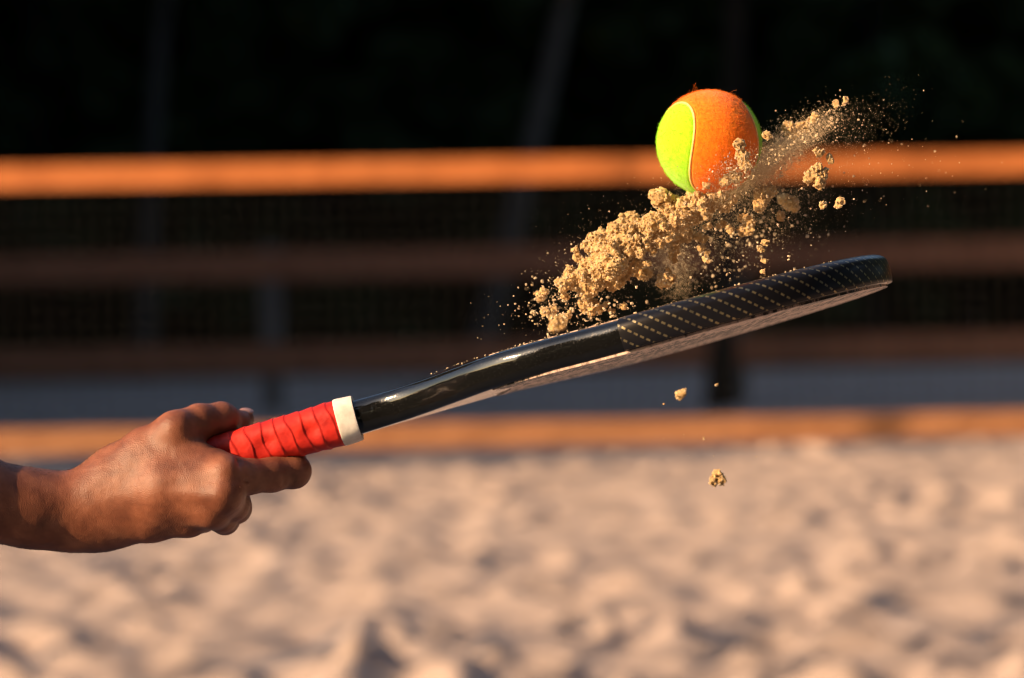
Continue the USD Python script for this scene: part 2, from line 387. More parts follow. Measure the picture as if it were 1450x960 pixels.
bc.CreateTypeAttr('linear'); bc.CreateCurveVertexCountsAttr(cnts); bc.CreatePointsAttr(Vt.Vec3fArray.FromNumpy(np.array(cur, np.float32)))
bc.CreateWidthsAttr([.0019]); bc.SetWidthsInterpolation('constant')
UsdShade.MaterialBindingAPI.Apply(bc.GetPrim()).Bind(M_cord); tag(bc.GetPrim(), None, None, None, 'stuff')

# ------------------------------------------------------------------ racket
U = unit(cam_at(1251, 384, 1.5) - cam_at(185, 681, 1.5))
W0 = np.cross(A3(0, 0, 1), U) * 1.0
W0 = unit(A3(-U[1], U[0], 0)); V0 = A3(0, 0, -1)
tl = math.radians(3.1)
V = math.cos(tl) * V0 + math.sin(tl) * W0; Wn = unit(np.cross(U, V)); Wn = Wn if Wn @ W0 > 0 else -Wn
ORG = cam_at(185, 681, 1.5)
toW = lambda v: v[0] * r_ + v[1] * u_ + v[2] * f_
RM = Gf.Matrix4d(*toW(U), 0, *toW(V), 0, *toW(Wn), 0, *C2W(ORG), 1)
RIGHT = np.linalg.det(np.stack([U, V, Wn])) * np.linalg.det(np.stack([r_, u_, f_]))      # handedness of (u, v, w) in the world
racket = thing('racket', 'black beach tennis racket with red wrapped grip held by the hand', 'racket', RM)

LEN = .504
ctrl = np.array([(0, .0112), (.06, .0112), (.12, .0112), (.15, .0118), (.172, .0165), (.196, .0310), (.226, .0610), (.260, .0840), (.297, .0985), (.335, .1135), (.372, .1200), (.408, .1175), (.44, .1060), (.468, .0850), (.488, .0580), (.500, .0290), (LEN, 0)])
half = np.vstack([[0, 0], ctrl]); full = np.vstack([half, (half[1:-1] * A3(1, -1)[:2] if False else half[1:-1] * np.array([1, -1]))[::-1], half[:1]])
side = ctrl[:, :]
sl = np.r_[0, np.cumsum(np.linalg.norm(np.diff(np.vstack([side, (side[:-1] * [1, -1])[::-1]]), axis=0), axis=1))]
loop = np.vstack([side, (side[:-1] * [1, -1])[::-1]])
cs = CubicSpline(sl, loop)
ss = np.linspace(0, sl[-1], 420); O = cs(ss)
O = (O + O[::-1] * [1, -1]) / 2
tang = np.gradient(O, axis=0); tang /= np.linalg.norm(tang, axis=1, keepdims=True)
Nn = np.stack([-tang[:, 1], tang[:, 0]], 1)
Nn *= np.sign((Nn * (O - A3(.3, 0)[:2] if False else O - np.array([.35, 0]))).sum(1)).mean() or 1
if Nn[210] @ np.array([1, 0]) < 0: Nn = -Nn
Tt = lambda u: np.interp(u, [0, .14, .17, .24, .33, .5], [.0225, .0225, .0215, .0205, .0205, .0200])

Woff = lambda u: .0024 * np.exp(-((u - .25) / .055) ** 2)
def rim_solid(idx, prof, dT=0.0):
    """loft of a rim profile [(inset, share of half thickness, extra)] along outline points idx"""
    rows = []
    for ins, sh, ex in prof:
        p = O[idx] - Nn[idx] * ins
        p[:, 1] = np.where(np.abs(O[idx][:, 1]) < ins, O[idx][:, 1] * .2, p[:, 1]) if ins > 0 else p[:, 1]
        rows.append(np.column_stack([p, sh * (Tt(O[idx][:, 0]) / 2) + ex + Woff(O[idx][:, 0])]))
    return np.stack(rows, 1)                   # (n, k, 3)

def orient(v, q):
    m = trimesh.Trimesh(v, np.vstack([q[:, [0, 1, 2]], q[:, [0, 2, 3]]]) if q.shape[1] == 4 else q, process=False)
    if m.volume * RIGHT < 0: m.invert()
    return m
allI = np.arange(420)
prof = [(.0075, -1, 0), (.0045, -1, .0001), (.0022, -1, .0008), (.0008, -1, .0025), (.0001, -.62, 0), (-.0004, -.25, 0), (-.0004, .25, 0), (.0001, .45, 0), (.0006, .62, 0), (.0015, .76, 0), (.0028, .87, 0), (.0044, .94, 0), (.0062, .985, 0), (.0080, 1, 0)]
R_ = rim_solid(allI, prof); n0, n1, _ = R_.shape; K = np.arange(n0 * n1).reshape(n0, n1)
q = [np.stack([K[:-1, :-1], K[1:, :-1], K[1:, 1:], K[:-1, 1:]], -1).reshape(-1, 4)]
q.append(np.stack([K[-1, :-1], K[0, :-1], K[0, 1:], K[-1, 1:]], -1))
for c in (0, n1 - 1):                          # the two faces: strips between mirrored outline points
    i = np.arange(0, 209); s_ = np.stack([K[i, c], K[419 - i, c], K[419 - i - 1, c], K[i + 1, c]], 1)
    q.append(s_ if c else s_[:, ::-1])
M_frame = mat('glossy_black_frame', {'tc': ('texture_coordinate', {}), 'n': ('noise_texture', {'scale': 26.0, 'detail': 2}), 'b': ('bump', {'strength': .35, 'distance': .004}),
    'n2': ('noise_texture', {'scale': 900.0, 'detail': 3}), 'm': ('rgb_ramp', {'ramp': [(0, (.05, .05, .05)), (.5, (.08, .08, .08)), (.7, (.2, .2, .2)), (1, (.3, .3, .3))]}),
    'p': ('principled_bsdf', {'base_color': (.004, .004, .004), 'roughness': .12, 'specular_ior_level': .65})},
    [('tc.object', 'n.vector'), ('n.fac', 'b.height'), ('b.normal', 'p.normal'), ('tc.object', 'n2.vector'), ('n2.fac', 'm.fac'), ('m.color', 'p.roughness')])
obj('frame', orient(R_.reshape(-1, 3), np.vstack(q)), M_frame, racket, 50)

# carbon weave edge guard round the head
gi = np.where(O[:, 0] > .3225)[0]
arc = np.r_[0, np.cumsum(np.linalg.norm(np.diff(O[gi], axis=0), axis=1))]
gp = [(.0006, -1, .0012), (-.0004, -1, .0016), (-.0012, -.86, 0), (-.0020, -.55, 0), (-.0023, -.2, 0), (-.0023, .2, 0), (-.0021, .45, 0), (-.0014, .66, 0), (-.0002, .82, 0), (.0016, .95, 0), (.0036, 1, .0003), (.0060, 1, .0009), (.0090, 1, .0009), (.0092, 1, .0001), (.0060, .6, 0), (.0060, -.6, 0), (.0015, -1, .0014)]
G = rim_solid(gi, gp); n0, n1, _ = G.shape
tl_ = np.r_[0, np.cumsum(np.linalg.norm(np.diff(G[n0 // 4], axis=0), axis=1))]
G2 = np.concatenate([G, G[:, :1]], 1); n1 += 1
uvt = np.r_[tl_, tl_[-1] + .001]
uv = np.stack([np.repeat(arc, n1), np.tile(uvt, n0)], 1)
K = np.arange(n0 * n1).reshape(n0, n1)
q = [np.stack([K[:-1, :-1], K[1:, :-1], K[1:, 1:], K[:-1, 1:]], -1).reshape(-1, 4)]
gm = orient(G2.reshape(-1, 3), np.vstack(q))
for e in (0, n0 - 1):
    pass
def mnode(op, a=None, b=None):
    d = {'math_type': op}
    if a is not None: d['value1'] = a
    if b is not None: d['value2'] = b
    return ('math', d)
TW = math.radians(40)
M_carbon = mat('carbon_weave', {
    'uv': ('uvmap', {'attribute': 'st'}), 'sp': ('separate_xyz', {}),
    'a1': mnode('multiply', b=math.cos(TW) / .0041), 'a2': mnode('multiply', b=-math.sin(TW) / .0041), 'a': mnode('add'), 'fa': mnode('fraction'), 'ca': mnode('less_than', b=.60),
    'b1': mnode('multiply', b=math.sin(TW) / .0064), 'b2': mnode('multiply', b=math.cos(TW) / .0064), 'bb': mnode('add'), 'fb': mnode('fraction'), 'cb': mnode('less_than', b=.20),
    'd': mnode('multiply'), 'w': ('wave_texture', {'scale': 120.0, 'distortion': .5}), 'tc': ('texture_coordinate', {}), 'n': ('noise_texture', {'scale': 160.0, 'detail': 4}),
    'dn': mnode('multiply'), 'nr': ('rgb_ramp', {'ramp': [(.35, (.25, .25, .25)), (.6, (1, 1, 1))]}),
    'mix': ('mix_color', {'a': (.006, .006, .008), 'b': (.32, .265, .15)}),
    'bp': ('bump', {'strength': .25, 'distance': .0004}),
    'p': ('principled_bsdf', {'roughness': .30, 'specular_ior_level': .28})},
    [('uv.UV', 'sp.vector'), ('sp.x', 'a1.value1'), ('sp.y', 'a2.value1'), ('a1.value', 'a.value1'), ('a2.value', 'a.value2'), ('a.value', 'fa.value1'), ('fa.value', 'ca.value1'),
     ('sp.x', 'b1.value1'), ('sp.y', 'b2.value1'), ('b1.value', 'bb.value1'), ('b2.value', 'bb.value2'), ('bb.value', 'fb.value1'), ('fb.value', 'cb.value1'),
     ('ca.value', 'd.value1'), ('cb.value', 'd.value2'), ('tc.object', 'n.vector'), ('n.fac', 'nr.fac'), ('d.value', 'dn.value1'), ('nr.color', 'dn.value2'), ('dn.value', 'mix.fac'), ('dn.value', 'p.metallic'), ('mix.result', 'p.base_color'), ('d.value', 'bp.height'), ('bp.normal', 'p.normal')])
obj('edge_guard', gm, M_carbon, racket, True, uv)

# hitting faces, dusted with sand
M_face = mat('dusty_face', {'tc': ('texture_coordinate', {}), 'mp': ('mapping', {'scale': (240, 34, 34)}), 'n': ('noise_texture', {'scale': 1.0, 'detail': 7, 'roughness': .72}),
    'mp2': ('mapping', {'scale': (6, 14, 14)}), 'n2': ('noise_texture', {'scale': 1.0, 'detail': 3}), 'ad': ('math', {'math_type': 'multiply_add', 'value2': .55}),
    'r': ('rgb_ramp', {'ramp': [(0, (.015, .013, .012)), (.72, (.02, .017, .015)), (.79, (.42, .31, .255)), (.92, (.70, .535, .445)), (1, (.60, .46, .38))]}),
    'p': ('principled_bsdf', {'roughness': .42, 'specular_ior_level': .45})},
    [('tc.object', 'mp.vector'), ('mp.vector', 'n.vector'), ('tc.object', 'mp2.vector'), ('mp2.vector', 'n2.vector'), ('n2.fac', 'ad.value1'), ('n.fac', 'ad.value3'), ('ad.value', 'r.fac'), ('r.color', 'p.base_color')])
def face_plate(sgn, umin):
    i = np.where((O[:210, 0] > umin))[0]
    a_ = O[i] - Nn[i] * (.0024 if sgn < 0 else .0088); top = a_[a_[:, 1] > 0]
    k = np.linspace(0, 1, 25)
    rows = np.stack([np.stack([np.full(25, p[0]), p[1] * (1 - 2 * k)], 1) for p in top])
    cut = .018 * np.cos(np.linspace(-1.2, 1.2, 25))          # concave throat end
    fade_ = np.clip(1 - (rows[:, :, 0] - umin) / .05, 0, 1)
    rows[:, :, 0] += cut[None] * fade_
    n0, n1 = rows.shape[:2]; K = np.arange(n0 * n1).reshape(n0, n1)
    hh = Tt(rows[:, :, 0]) / 2
    lowv = np.concatenate([rows, (sgn * (hh - .0008) + Woff(rows[:, :, 0]))[..., None]], -1).reshape(-1, 3); upv = np.concatenate([rows, (sgn * (hh + .0007) + Woff(rows[:, :, 0]))[..., None]], -1).reshape(-1, 3)
    q = np.stack([K[:-1, :-1], K[1:, :-1], K[1:, 1:], K[:-1, 1:]], -1).reshape(-1, 4); nn = n0 * n1
    qs = [q, q[:, ::-1] + nn]
    for e in (K[:, 0], K[::-1, -1], K[0, ::-1], K[-1, :]):
        qs.append(np.stack([e[:-1], e[1:], e[1:] + nn, e[:-1] + nn], 1))
    return orient(np.vstack([lowv, upv]), np.vstack(qs))
tag(obj('hitting_face', face_plate(-1, .232), M_face, racket, 30), 'underside dusted with dry sand')
obj('hitting_face', face_plate(1, .232), M_face, racket, 30)

# grip: overlapping red wraps with dimples
un, ph = np.linspace(.004, .1405, 340), np.linspace(0, 2 * np.pi, 200, endpoint=False)
UU, PH = np.meshgrid(un, ph, indexing='ij')
def sup(phv, rv, rw, e=2.5):
    c, s = np.cos(phv), np.sin(phv); rr = (np.abs(c / rv) ** e + np.abs(s / rw) ** e) ** (-1 / e)
    return rr
rad = sup(PH, .0143, .0142) * np.interp(UU, [0, .02, .10, .1395], [1.06, .99, 1.0, 1.06])
ph1 = (UU / .0092 + PH / (2 * np.pi) + .55 * (meshkit.noise(np.stack([UU * 75, 1.3 * np.cos(PH), 1.3 * np.sin(PH)], -1), 8) - .5)) % 1.0
rad += .0006 * (ph1 ** 1.5) * np.clip((1 - ph1) / .10, 0, 1) - .0004
rad += .0007 * (meshkit.fbm(np.stack([UU * 120, 2 * np.cos(PH), 2 * np.sin(PH)], -1), 3, 5) - .5)
gpos = lambda uu, a: np.stack([uu, .0145 * np.cos(a), .0145 * np.sin(a)], -1)
Pg = gpos(UU, PH)
k = 0
for du in np.arange(.0248, .120, .0295):
    for a0 in (-.12, 2.0, 4.1):
        c = gpos(np.array(du + .0062 * (a0 > 1) + (0.0078 if a0 < 1 else 0)), np.array(a0)); d = np.linalg.norm(Pg - c, axis=-1)
        rad -= .0019 * np.exp(-(d / .0064) ** 2.6)
v = np.stack([UU, rad * np.cos(PH), rad * np.sin(PH)], -1); n0, n1 = UU.shape; K = np.arange(n0 * n1).reshape(n0, n1); K2 = np.concatenate([K, K[:, :1]], 1)
q = np.stack([K2[:-1, :-1], K2[1:, :-1], K2[1:, 1:], K2[:-1, 1:]], -1).reshape(-1, 4)
v = np.vstack([v.reshape(-1, 3), [[.002, 0, 0]], [[.1405, 0, 0]]])
tri = np.vstack([q[:, [0, 1, 2]], q[:, [0, 2, 3]], np.stack([np.full(n1, n0 * n1), K2[0, 1:], K2[0, :-1]], 1)[:, [0, 2, 1]], np.stack([np.full(n1, n0 * n1 + 1), K2[-1, 1:], K2[-1, :-1]], 1)])
M_grip = noisy('red_grip', (.38, .009, .006), (.66, .026, .012), 70, rough=.55, bump=.15, bump_scale=4000, bump_dist=.0003, spec=.35)
gmesh = trimesh.Trimesh(v, tri, process=False)
if gmesh.volume * RIGHT < 0: gmesh.invert()
obj('grip', gmesh, M_grip, racket, True)
# white finishing tape
uc = np.array([.1390, .1392, .1400, .143, .147, .1505, .1515, .1517, .1515]); rc = np.array([.0130, .0152, .0156, .0155, .0153, .0150, .0148, .0138, .0118])
UU, PH = np.meshgrid(uc, ph, indexing='ij'); RC = np.repeat(rc[:, None], len(ph), 1) * sup(PH, 1, .985) + .0003 * (meshkit.noise(np.stack([UU * 400, 3 * np.cos(PH), 3 * np.sin(PH)], -1), 3) - .5)
v = np.stack([UU, RC * np.cos(PH), RC * np.sin(PH)], -1); K = np.arange(UU.size).reshape(UU.shape); K2 = np.concatenate([K, K[:, :1]], 1)
K2 = np.concatenate([K2, K2[:1]], 0)
M_tape = noisy('white_tape', (.62, .58, .52), (.80, .77, .70), 160, rough=.6, bump=.1, bump_scale=2000, bump_dist=.0003)
obj('collar_tape', orient(v.reshape(-1, 3), np.stack([K2[:-1, :-1], K2[1:, :-1], K2[1:, 1:], K2[:-1, 1:]], -1).reshape(-1, 4)), M_tape, racket, 40)

# ------------------------------------------------------------------ ball
BR = .0335; BD = BR * FPX / 74.0; BC = cam_at(1004, 202, BD)
Rb = np.array([[-0.9295, -0.3066, 0.205], [0.3304, -0.4454, 0.8321], [-0.1638, 0.8412, 0.5153]])
a_ = .7836; b_ = 1 - a_; tt = np.linspace(0, 2 * np.pi, 1440, endpoint=False)
seam = np.stack([a_ * np.cos(tt) + b_ * np.cos(3 * tt), a_ * np.sin(tt) - b_ * np.sin(3 * tt), 2 * math.sqrt(a_ * b_) * np.sin(2 * tt)], 1)
yaw = math.radians(-8); Rb = np.array([[math.cos(yaw), 0, math.sin(yaw)], [0, 1, 0], [-math.sin(yaw), 0, math.cos(yaw)]]) @ Rb
seam = seam @ Rb.T; seam[:, 2] *= -1                       # camera axes: right, up, depth
seam /= np.linalg.norm(seam, axis=1, keepdims=True)
ico = trimesh.creation.icosphere(6)
bd = ico.vertices
dist, _ = cKDTree(seam).query(bd)
import shapely, shapely.geometry as sg
pole = unit(A3(-.80, .05, -.6))                            # inside the green lobe on the left
e1 = unit(np.cross(pole, A3(0, 1, 0))); e2 = np.cross(pole, e1)
def stereo(p): w = 1 + p @ pole; return np.stack([p @ e1, p @ e2], -1) / np.maximum(w, 1e-6)[..., None]
poly = sg.Polygon(stereo(seam)).buffer(0)
green = ~shapely.contains_xy(poly, *stereo(bd).T)
rad = BR - .0009 * np.exp(-(dist * BR / .0013) ** 2) + .00035 * (meshkit.fbm(bd * 40, 4, 3) - .5)
fgreen = green[ico.faces].sum(1) >= 2
ball = thing('tennis_ball', 'fuzzy green and orange tennis ball bouncing above the racket in a burst of sand', 'ball', Gf.Matrix4d().SetTranslate(Gf.Vec3d(*C2W(BC))))
camvec = lambda p: p[:, 0:1] * r_ + p[:, 1:2] * u_ + p[:, 2:3] * f_
HAND = np.linalg.det(np.stack([r_, u_, f_]))
bv = camvec(bd * rad[:, None]); fs = ico.faces if HAND > 0 else ico.faces[:, ::-1]
def felt(name, c1, c2):
    return noisy(name, c1, c2, 420, rough=1.0, bump=.6, bump_scale=1600, bump_dist=.0008, spec=.1, extra={'sheen_weight': .25, 'sheen_roughness': .5})
M_green, M_orange = felt('green_felt', (.31, .70, .010), (.41, .84, .018)), felt('orange_felt', (.93, .20, .005), (.97, .26, .010))
def sub(mask):
    m = trimesh.Trimesh(bv, fs[mask], process=False); m.remove_unreferenced_vertices(); return m
gpan = obj('felt_panel', sub(fgreen), M_green, ball, True); tag(gpan, 'yellow green felt panel')
opan = obj('felt_panel', sub(~fgreen), M_orange, ball, True); tag(opan, 'orange felt panel')
M_seam = noisy('seam_rubber', (.66, .48, .14), (.80, .62, .22), 300, rough=.8)
sp = camvec(seam[::2]) * (BR - .00055); sp = np.vstack([sp, sp[:2]])
obj('seam', tube(sp, .00085, 8), M_seam, ball, True)
g3 = np.random.default_rng(4)
def hairs(parent, on, n, m, lo, hi, w):
    ids = g3.choice(np.where(on & (dist * BR > .0012))[0], n); d = bd[ids] + g3.normal(0, .008, (n, 3)); d /= np.linalg.norm(d, axis=1, keepdims=True)
    tdir = g3.normal(size=(n, 3)); tdir -= (tdir * d).sum(1, keepdims=True) * d; tdir /= np.linalg.norm(tdir, axis=1, keepdims=True)
    ln = g3.uniform(lo, hi, n)[:, None]; p0 = d * (BR - .0003)
    p1 = p0 + (d * .6 + tdir * .5) * ln * .5; p2 = p1 + (d * .25 + tdir * g3.uniform(-.2, 1, (n, 1)) + g3.normal(0, .3, (n, 3))) * ln * .5
    pts = np.stack([p0, p1, p2], 1).reshape(-1, 3)
    c = UsdGeom.BasisCurves.Define(stage, numbered(str(parent.GetPath()) + '/fuzz')); c.CreateTypeAttr('linear'); c.CreateCurveVertexCountsAttr(Vt.IntArray.FromNumpy(np.full(n, 3, np.int32)))
    c.CreatePointsAttr(Vt.Vec3fArray.FromNumpy(camvec(pts).astype(np.float32))); c.CreateWidthsAttr([w]); c.SetWidthsInterpolation('constant')
    UsdShade.MaterialBindingAPI.Apply(c.GetPrim()).Bind(m); tag(c.GetPrim(), None, None, None, 'stuff')
hairs(gpan, green, 9000, M_green, .0008, .0026, .00008)
hairs(opan, ~green, 13000, M_orange, .0008, .0027, .00008)
hairs(opan, (~green) & (bd[:, 1] > .5), 16, M_orange, .006, .012, .00006)

# ------------------------------------------------------------------ hand and forearm
def J(px, py, dz, r=0):
    D = 1.5 + dz
    return cam_at(px, py, D), r / FPX * D
chains = {  # every joint: px, py, depth from the racket axis, radius in px
    'radius': [(-420, 622, -.062, 80), (-200, 655, -.041, 60), (-60, 686, -.020, 42), (50, 711, -.004, 30), (110, 714, .004, 29), (160, 692, .004, 34)],
    'ulna': [(-420, 660, -.054, 80), (-200, 690, -.035, 62), (-60, 712, -.016, 46), (40, 727, -.003, 36), (102, 737, .008, 30), (150, 733, .008, 33)],
}
palm = [[(160, 690, .000, 36), (235, 676, -.018, 30), (318, 672, -.030, 25)],
        [(160, 706, .000, 34), (235, 694, -.022, 29), (316, 700, -.035, 25)],
        [(155, 720, .004, 34), (230, 714, -.016, 29), (300, 722, -.025, 24)],
        [(150, 734, .008, 34), (215, 734, -.004, 32), (268, 734, -.010, 23)],
        [(172, 662, .004, 36), (210, 640, -.004, 34), (248, 614, -.012, 28)],
        [(205, 660, -.004, 34), (262, 646, -.016, 24), (300, 652, -.022, 20)]]
fingers = {
    'index': [(318, 672, -.030, 25), (350, 675, -.022, 24.5), (385, 672, -.012, 23.5), (416, 667, -.002, 23.5), (410, 642, .024, 19), (392, 606, .026, 16)],
    'middle': [(316, 700, -.035, 25), (330, 714, -.012, 22), (333, 719, .006, 22), (332, 676, .026, 19), (326, 636, .026, 16.5)],
    'ring': [(300, 722, -.025, 24), (314, 732, -.004, 21), (318, 735, .012, 20.5), (306, 692, .030, 18), (298, 652, .027, 15.5)],
    'little': [(268, 734, -.010, 23), (282, 736, .008, 18), (288, 736, .020, 17), (276, 702, .034, 15), (266, 668, .028, 13)],
    'thumb': [(248, 614, -.012, 28), (282, 598, -.004, 25), (314, 594, .006, 23.5), (334, 600, .022, 18), (346, 594, .034, 14)],
}
hg = .0011
lo, hi = cam_at(-330, 800, 1.5) + A3(-.02, -.02, 0), cam_at(462, 545, 1.5)
lo[2], hi[2] = 1.405, 1.575
Pg = grid(lo, hi, hg)
def chain(js, k=.003):
    d = None
    for a, b in zip(js[:-1], js[1:]):
        (pa, ra), (pb, rb) = J(*a), J(*b); e = cone_sdf(Pg, pa, pb, ra, rb); d = e if d is None else smin(d, e, k)
    return d
body = smin(chain(chains['radius'], .02), chain(chains['ulna'], .02), .022)
pd = None
for c in palm:
    e = chain(c, .006); pd = e if pd is None else smin(pd, e, .012)
body = smin(body, pd, .020)
fd = None
for nme, c in fingers.items():
    e = chain(c, .004)
    if nme == 'thumb': th_ = e
    else: fd = e if fd is None else smin(fd, e, .0016)
body = smin(body, fd, .007); body = smin(body, th_, .008)
# knuckles, tendons, wrist bone
for px, py, dz, r in ((322, 668, -.037, 15), (318, 700, -.041, 14), (300, 724, -.031, 13), (102, 748, .002, 24), (252, 604, -.018, 18)):
    p, rr = J(px, py, dz, r); body = smin(body, np.sqrt(((Pg - p.astype(np.float32)) ** 2).sum(-1)) - rr, .008)
for c in ([(190, 690, -.019, 3), (250, 676, -.0305, 4), (312, 670, -.038, 5)], [(190, 702, -.020, 3), (250, 698, -.0335, 4), (308, 700, -.043, 5)], [(190, 715, -.017, 3), (250, 716, -.0275, 4), (292, 722, -.035, 5)]):
    body = smin(body, chain(c, .004), .006)
# creases: web between thumb and index, knuckle folds
for c, dep, k in (([(262, 628, -.036, 3), (292, 622, -.030, 3), (306, 628, -.022, 3)], 1, .006), ([(338, 652, -.034, 2), (341, 662, -.042, 2), (340, 676, -.043, 2)], 1, .004), ([(404, 652, -.018, 1.5), (407, 668, -.0235, 1.5), (404, 684, -.019, 1.5)], 1, .003)):
    body = -smin(-body, chain(c, .003), k)
near = np.abs(body) < .004
pts = Pg[near].astype(float)
body[near] += (.0008 * (meshkit.fbm(pts * 70, 3, 9) - .5) + .0003 * (meshkit.fbm(pts * 260, 2, 12) - .5)).astype(np.float32)
hv, hq = surface_nets(body, lo, hg)
hm = trimesh.Trimesh(hv, np.vstack([hq[:, [0, 1, 2]], hq[:, [0, 2, 3]]]), process=False)
comp = hm.split(only_watertight=False)
hm = max(comp, key=lambda m: len(m.faces)) if len(comp) > 1 else hm
trimesh.smoothing.filter_taubin(hm, iterations=6)
hw = trimesh.Trimesh(C2W(hm.vertices), hm.faces, process=False)
if hw.volume < 0: hw.invert()
M_skin = mat('skin', {'g': ('geometry', {}), 'n': ('noise_texture', {'scale': 55.0, 'detail': 5, 'roughness': .6}), 'r': ('rgb_ramp', {'ramp': [(.3, (.115, .036, .018)), (.5, (.185, .064, .032)), (.7, (.26, .100, .053))]}),
    'v': ('voronoi_texture', {'scale': 1300.0}), 'n2': ('noise_texture', {'scale': 420.0, 'detail': 5, 'roughness': .65}), 'mx': mnode('add'), 'b': ('bump', {'strength': .32, 'distance': .0005}),
    'p': ('principled_bsdf', {'roughness': .5, 'specular_ior_level': .4, 'subsurface_weight': .12, 'subsurface_scale': .003, 'subsurface_radius': (1.0, .35, .2)})},
    [('g.position', 'n.vector'), ('n.fac', 'r.fac'), ('r.color', 'p.base_color'), ('g.position', 'v.vector'), ('g.position', 'n2.vector'), ('v.distance', 'mx.value1'), ('n2.fac', 'mx.value2'), ('mx.value', 'b.height'), ('b.normal', 'p.normal')])
person = thing('person', 'bare brown forearm and hand reaching in from the left to hold the red grip', 'person')
obj('arm', hw, M_skin, person, True)
M_nail = noisy('nail', (.34, .16, .105), (.40, .20, .135), 200, rough=.3)
for nme, c in fingers.items():
    (p1, r1), (p2, r2) = J(*c[-2]), J(*c[-1]); ax = unit(p2 - p1)
    hd = p2 - cam_at(c[-1][0], 681 - (c[-1][0] - 185) * .2777, 1.5) if nme != 'thumb' else A3(.2, 1, -.3)
    nr = unit(hd - (hd @ ax) * ax); sd = np.cross(ax, nr)
    m = trimesh.creation.icosphere(3); vv = m.vertices * A3(r2 * .95, r2 * .70, r2 * .20)
    m = trimesh.Trimesh(C2W(p2 + ax * r2 * .15 + nr * r2 * .88 + vv[:, 0:1] * ax + vv[:, 1:2] * sd + vv[:, 2:3] * nr), m.faces, process=False)
    if m.volume < 0: m.invert()
    obj('fingernail', m, M_nail, person, True)
# fine dark hair on the forearm and the back of the wrist
g4 = np.random.default_rng(8)
cand = np.where((hm.vertices[:, 0] < cam_at(205, 0, 1.5)[0]) & (hm.vertex_normals[:, 2] * (1 if hm.volume > 0 else -1) < .45))[0]
ids = g4.choice(cand, 12000); x = hm.vertices[ids, 0]
keep = g4.random(12000) < np.clip((cam_at(215, 0, 1.5)[0] - x) / .05, .08, 1); ids = ids[keep]; n = len(ids)
nrm = hm.vertex_normals[ids] * (1 if hm.volume > 0 else -1)
dirn = A3(.55, -.75, 0) + g4.normal(0, .25, (n, 3)); dirn -= (dirn * nrm).sum(1, keepdims=True) * nrm; dirn /= np.linalg.norm(dirn, axis=1, keepdims=True)
ln = g4.uniform(.006, .013, n)[:, None]; p0 = hm.vertices[ids] - nrm * .0003
pts = np.stack([p0, p0 + (nrm * .35 + dirn * .8) * ln * .5, p0 + (nrm * .40 + dirn * 1.7) * ln * .5], 1).reshape(-1, 3)
hc = UsdGeom.BasisCurves.Define(stage, str(person.GetPath()) + '/arm_hair'); hc.CreateTypeAttr('linear'); hc.CreateCurveVertexCountsAttr(Vt.IntArray.FromNumpy(np.full(n, 3, np.int32)))
hc.CreatePointsAttr(Vt.Vec3fArray.FromNumpy(C2W(pts).astype(np.float32))); hc.CreateWidthsAttr([.00014]); hc.SetWidthsInterpolation('constant')
M_hair = mat('dark_hair', {'p': ('principled_bsdf', {'base_color': (.02, .012, .008), 'roughness': .5})}); UsdShade.MaterialBindingAPI.Apply(hc.GetPrim()).Bind(M_hair); tag(hc.GetPrim(), None, None, None, 'stuff')

# ------------------------------------------------------------------ sand thrown up by the bounce
g5 = np.random.default_rng(17)
def clump_mesh(spheres, h, seed, amp=.0015, k=.0012, pad=.004):
    """spheres: (n, 4) camera axes and radius; returns a lumpy solid in camera axes"""
    S = np.asarray(spheres); lo = (S[:, :3] - S[:, 3:]).min(0) - pad; hi = (S[:, :3] + S[:, 3:]).max(0) + pad
    n = np.ceil((hi - lo) / h).astype(int) + 1; vol = np.full(n, .01, np.float32)
    for s in S:
        i0 = np.maximum(np.floor((s[:3] - s[3] - .0035 - lo) / h).astype(int), 0); i1 = np.minimum(np.ceil((s[:3] + s[3] + .0035 - lo) / h).astype(int) + 1, n)
        ax = [lo[m] + h * np.arange(i0[m], i1[m]) - s[m] for m in range(3)]
        d = np.sqrt(ax[0][:, None, None] ** 2 + ax[1][None, :, None] ** 2 + ax[2][None, None, :] ** 2) - s[3]
        sl_ = tuple(slice(a, b) for a, b in zip(i0, i1)); vol[sl_] = smin(vol[sl_], d.astype(np.float32), k)
    nr = np.abs(vol) < .003; idx = np.argwhere(nr); P = lo + h * idx
    vol[nr] += (amp * 1.7 * (meshkit.noise(P / .0052, seed) - .5) + amp * 2.4 * (np.abs(meshkit.noise(P / .0025, seed + 1) - .5) * 2 - .5) + amp * 1.9 * (meshkit.noise(P / .0013, seed + 2) - .5)).astype(np.float32)
    v, q = surface_nets(vol, lo, h)
    m = trimesh.Trimesh(v, np.vstack([q[:, [0, 1, 2]], q[:, [0, 2, 3]]]), process=False)
    return m

def lump(px, py, r, dz=0.0, rough=1.0, flat=.8, extra=14):
    """a few core spheres and many small lumps round a spot of the picture, radius in px"""
    D = 1.494 + dz; c = cam_at(px, py, D); R = r / FPX * D; out = []
    for _ in range(4):
        d = unit(g5.normal(size=3)); out.append((*(c + d * R * .35 * A3(1, 1, flat)), R * g5.uniform(.5, .72)))
    for _ in range(extra):
        d = unit(g5.normal(size=3)); out.append((*(c + d * R * g5.uniform(.65, 1.05) * A3(1, 1, flat)), R * g5.uniform(.05, .24) * rough + min(.0003, R * .15)))
    return out

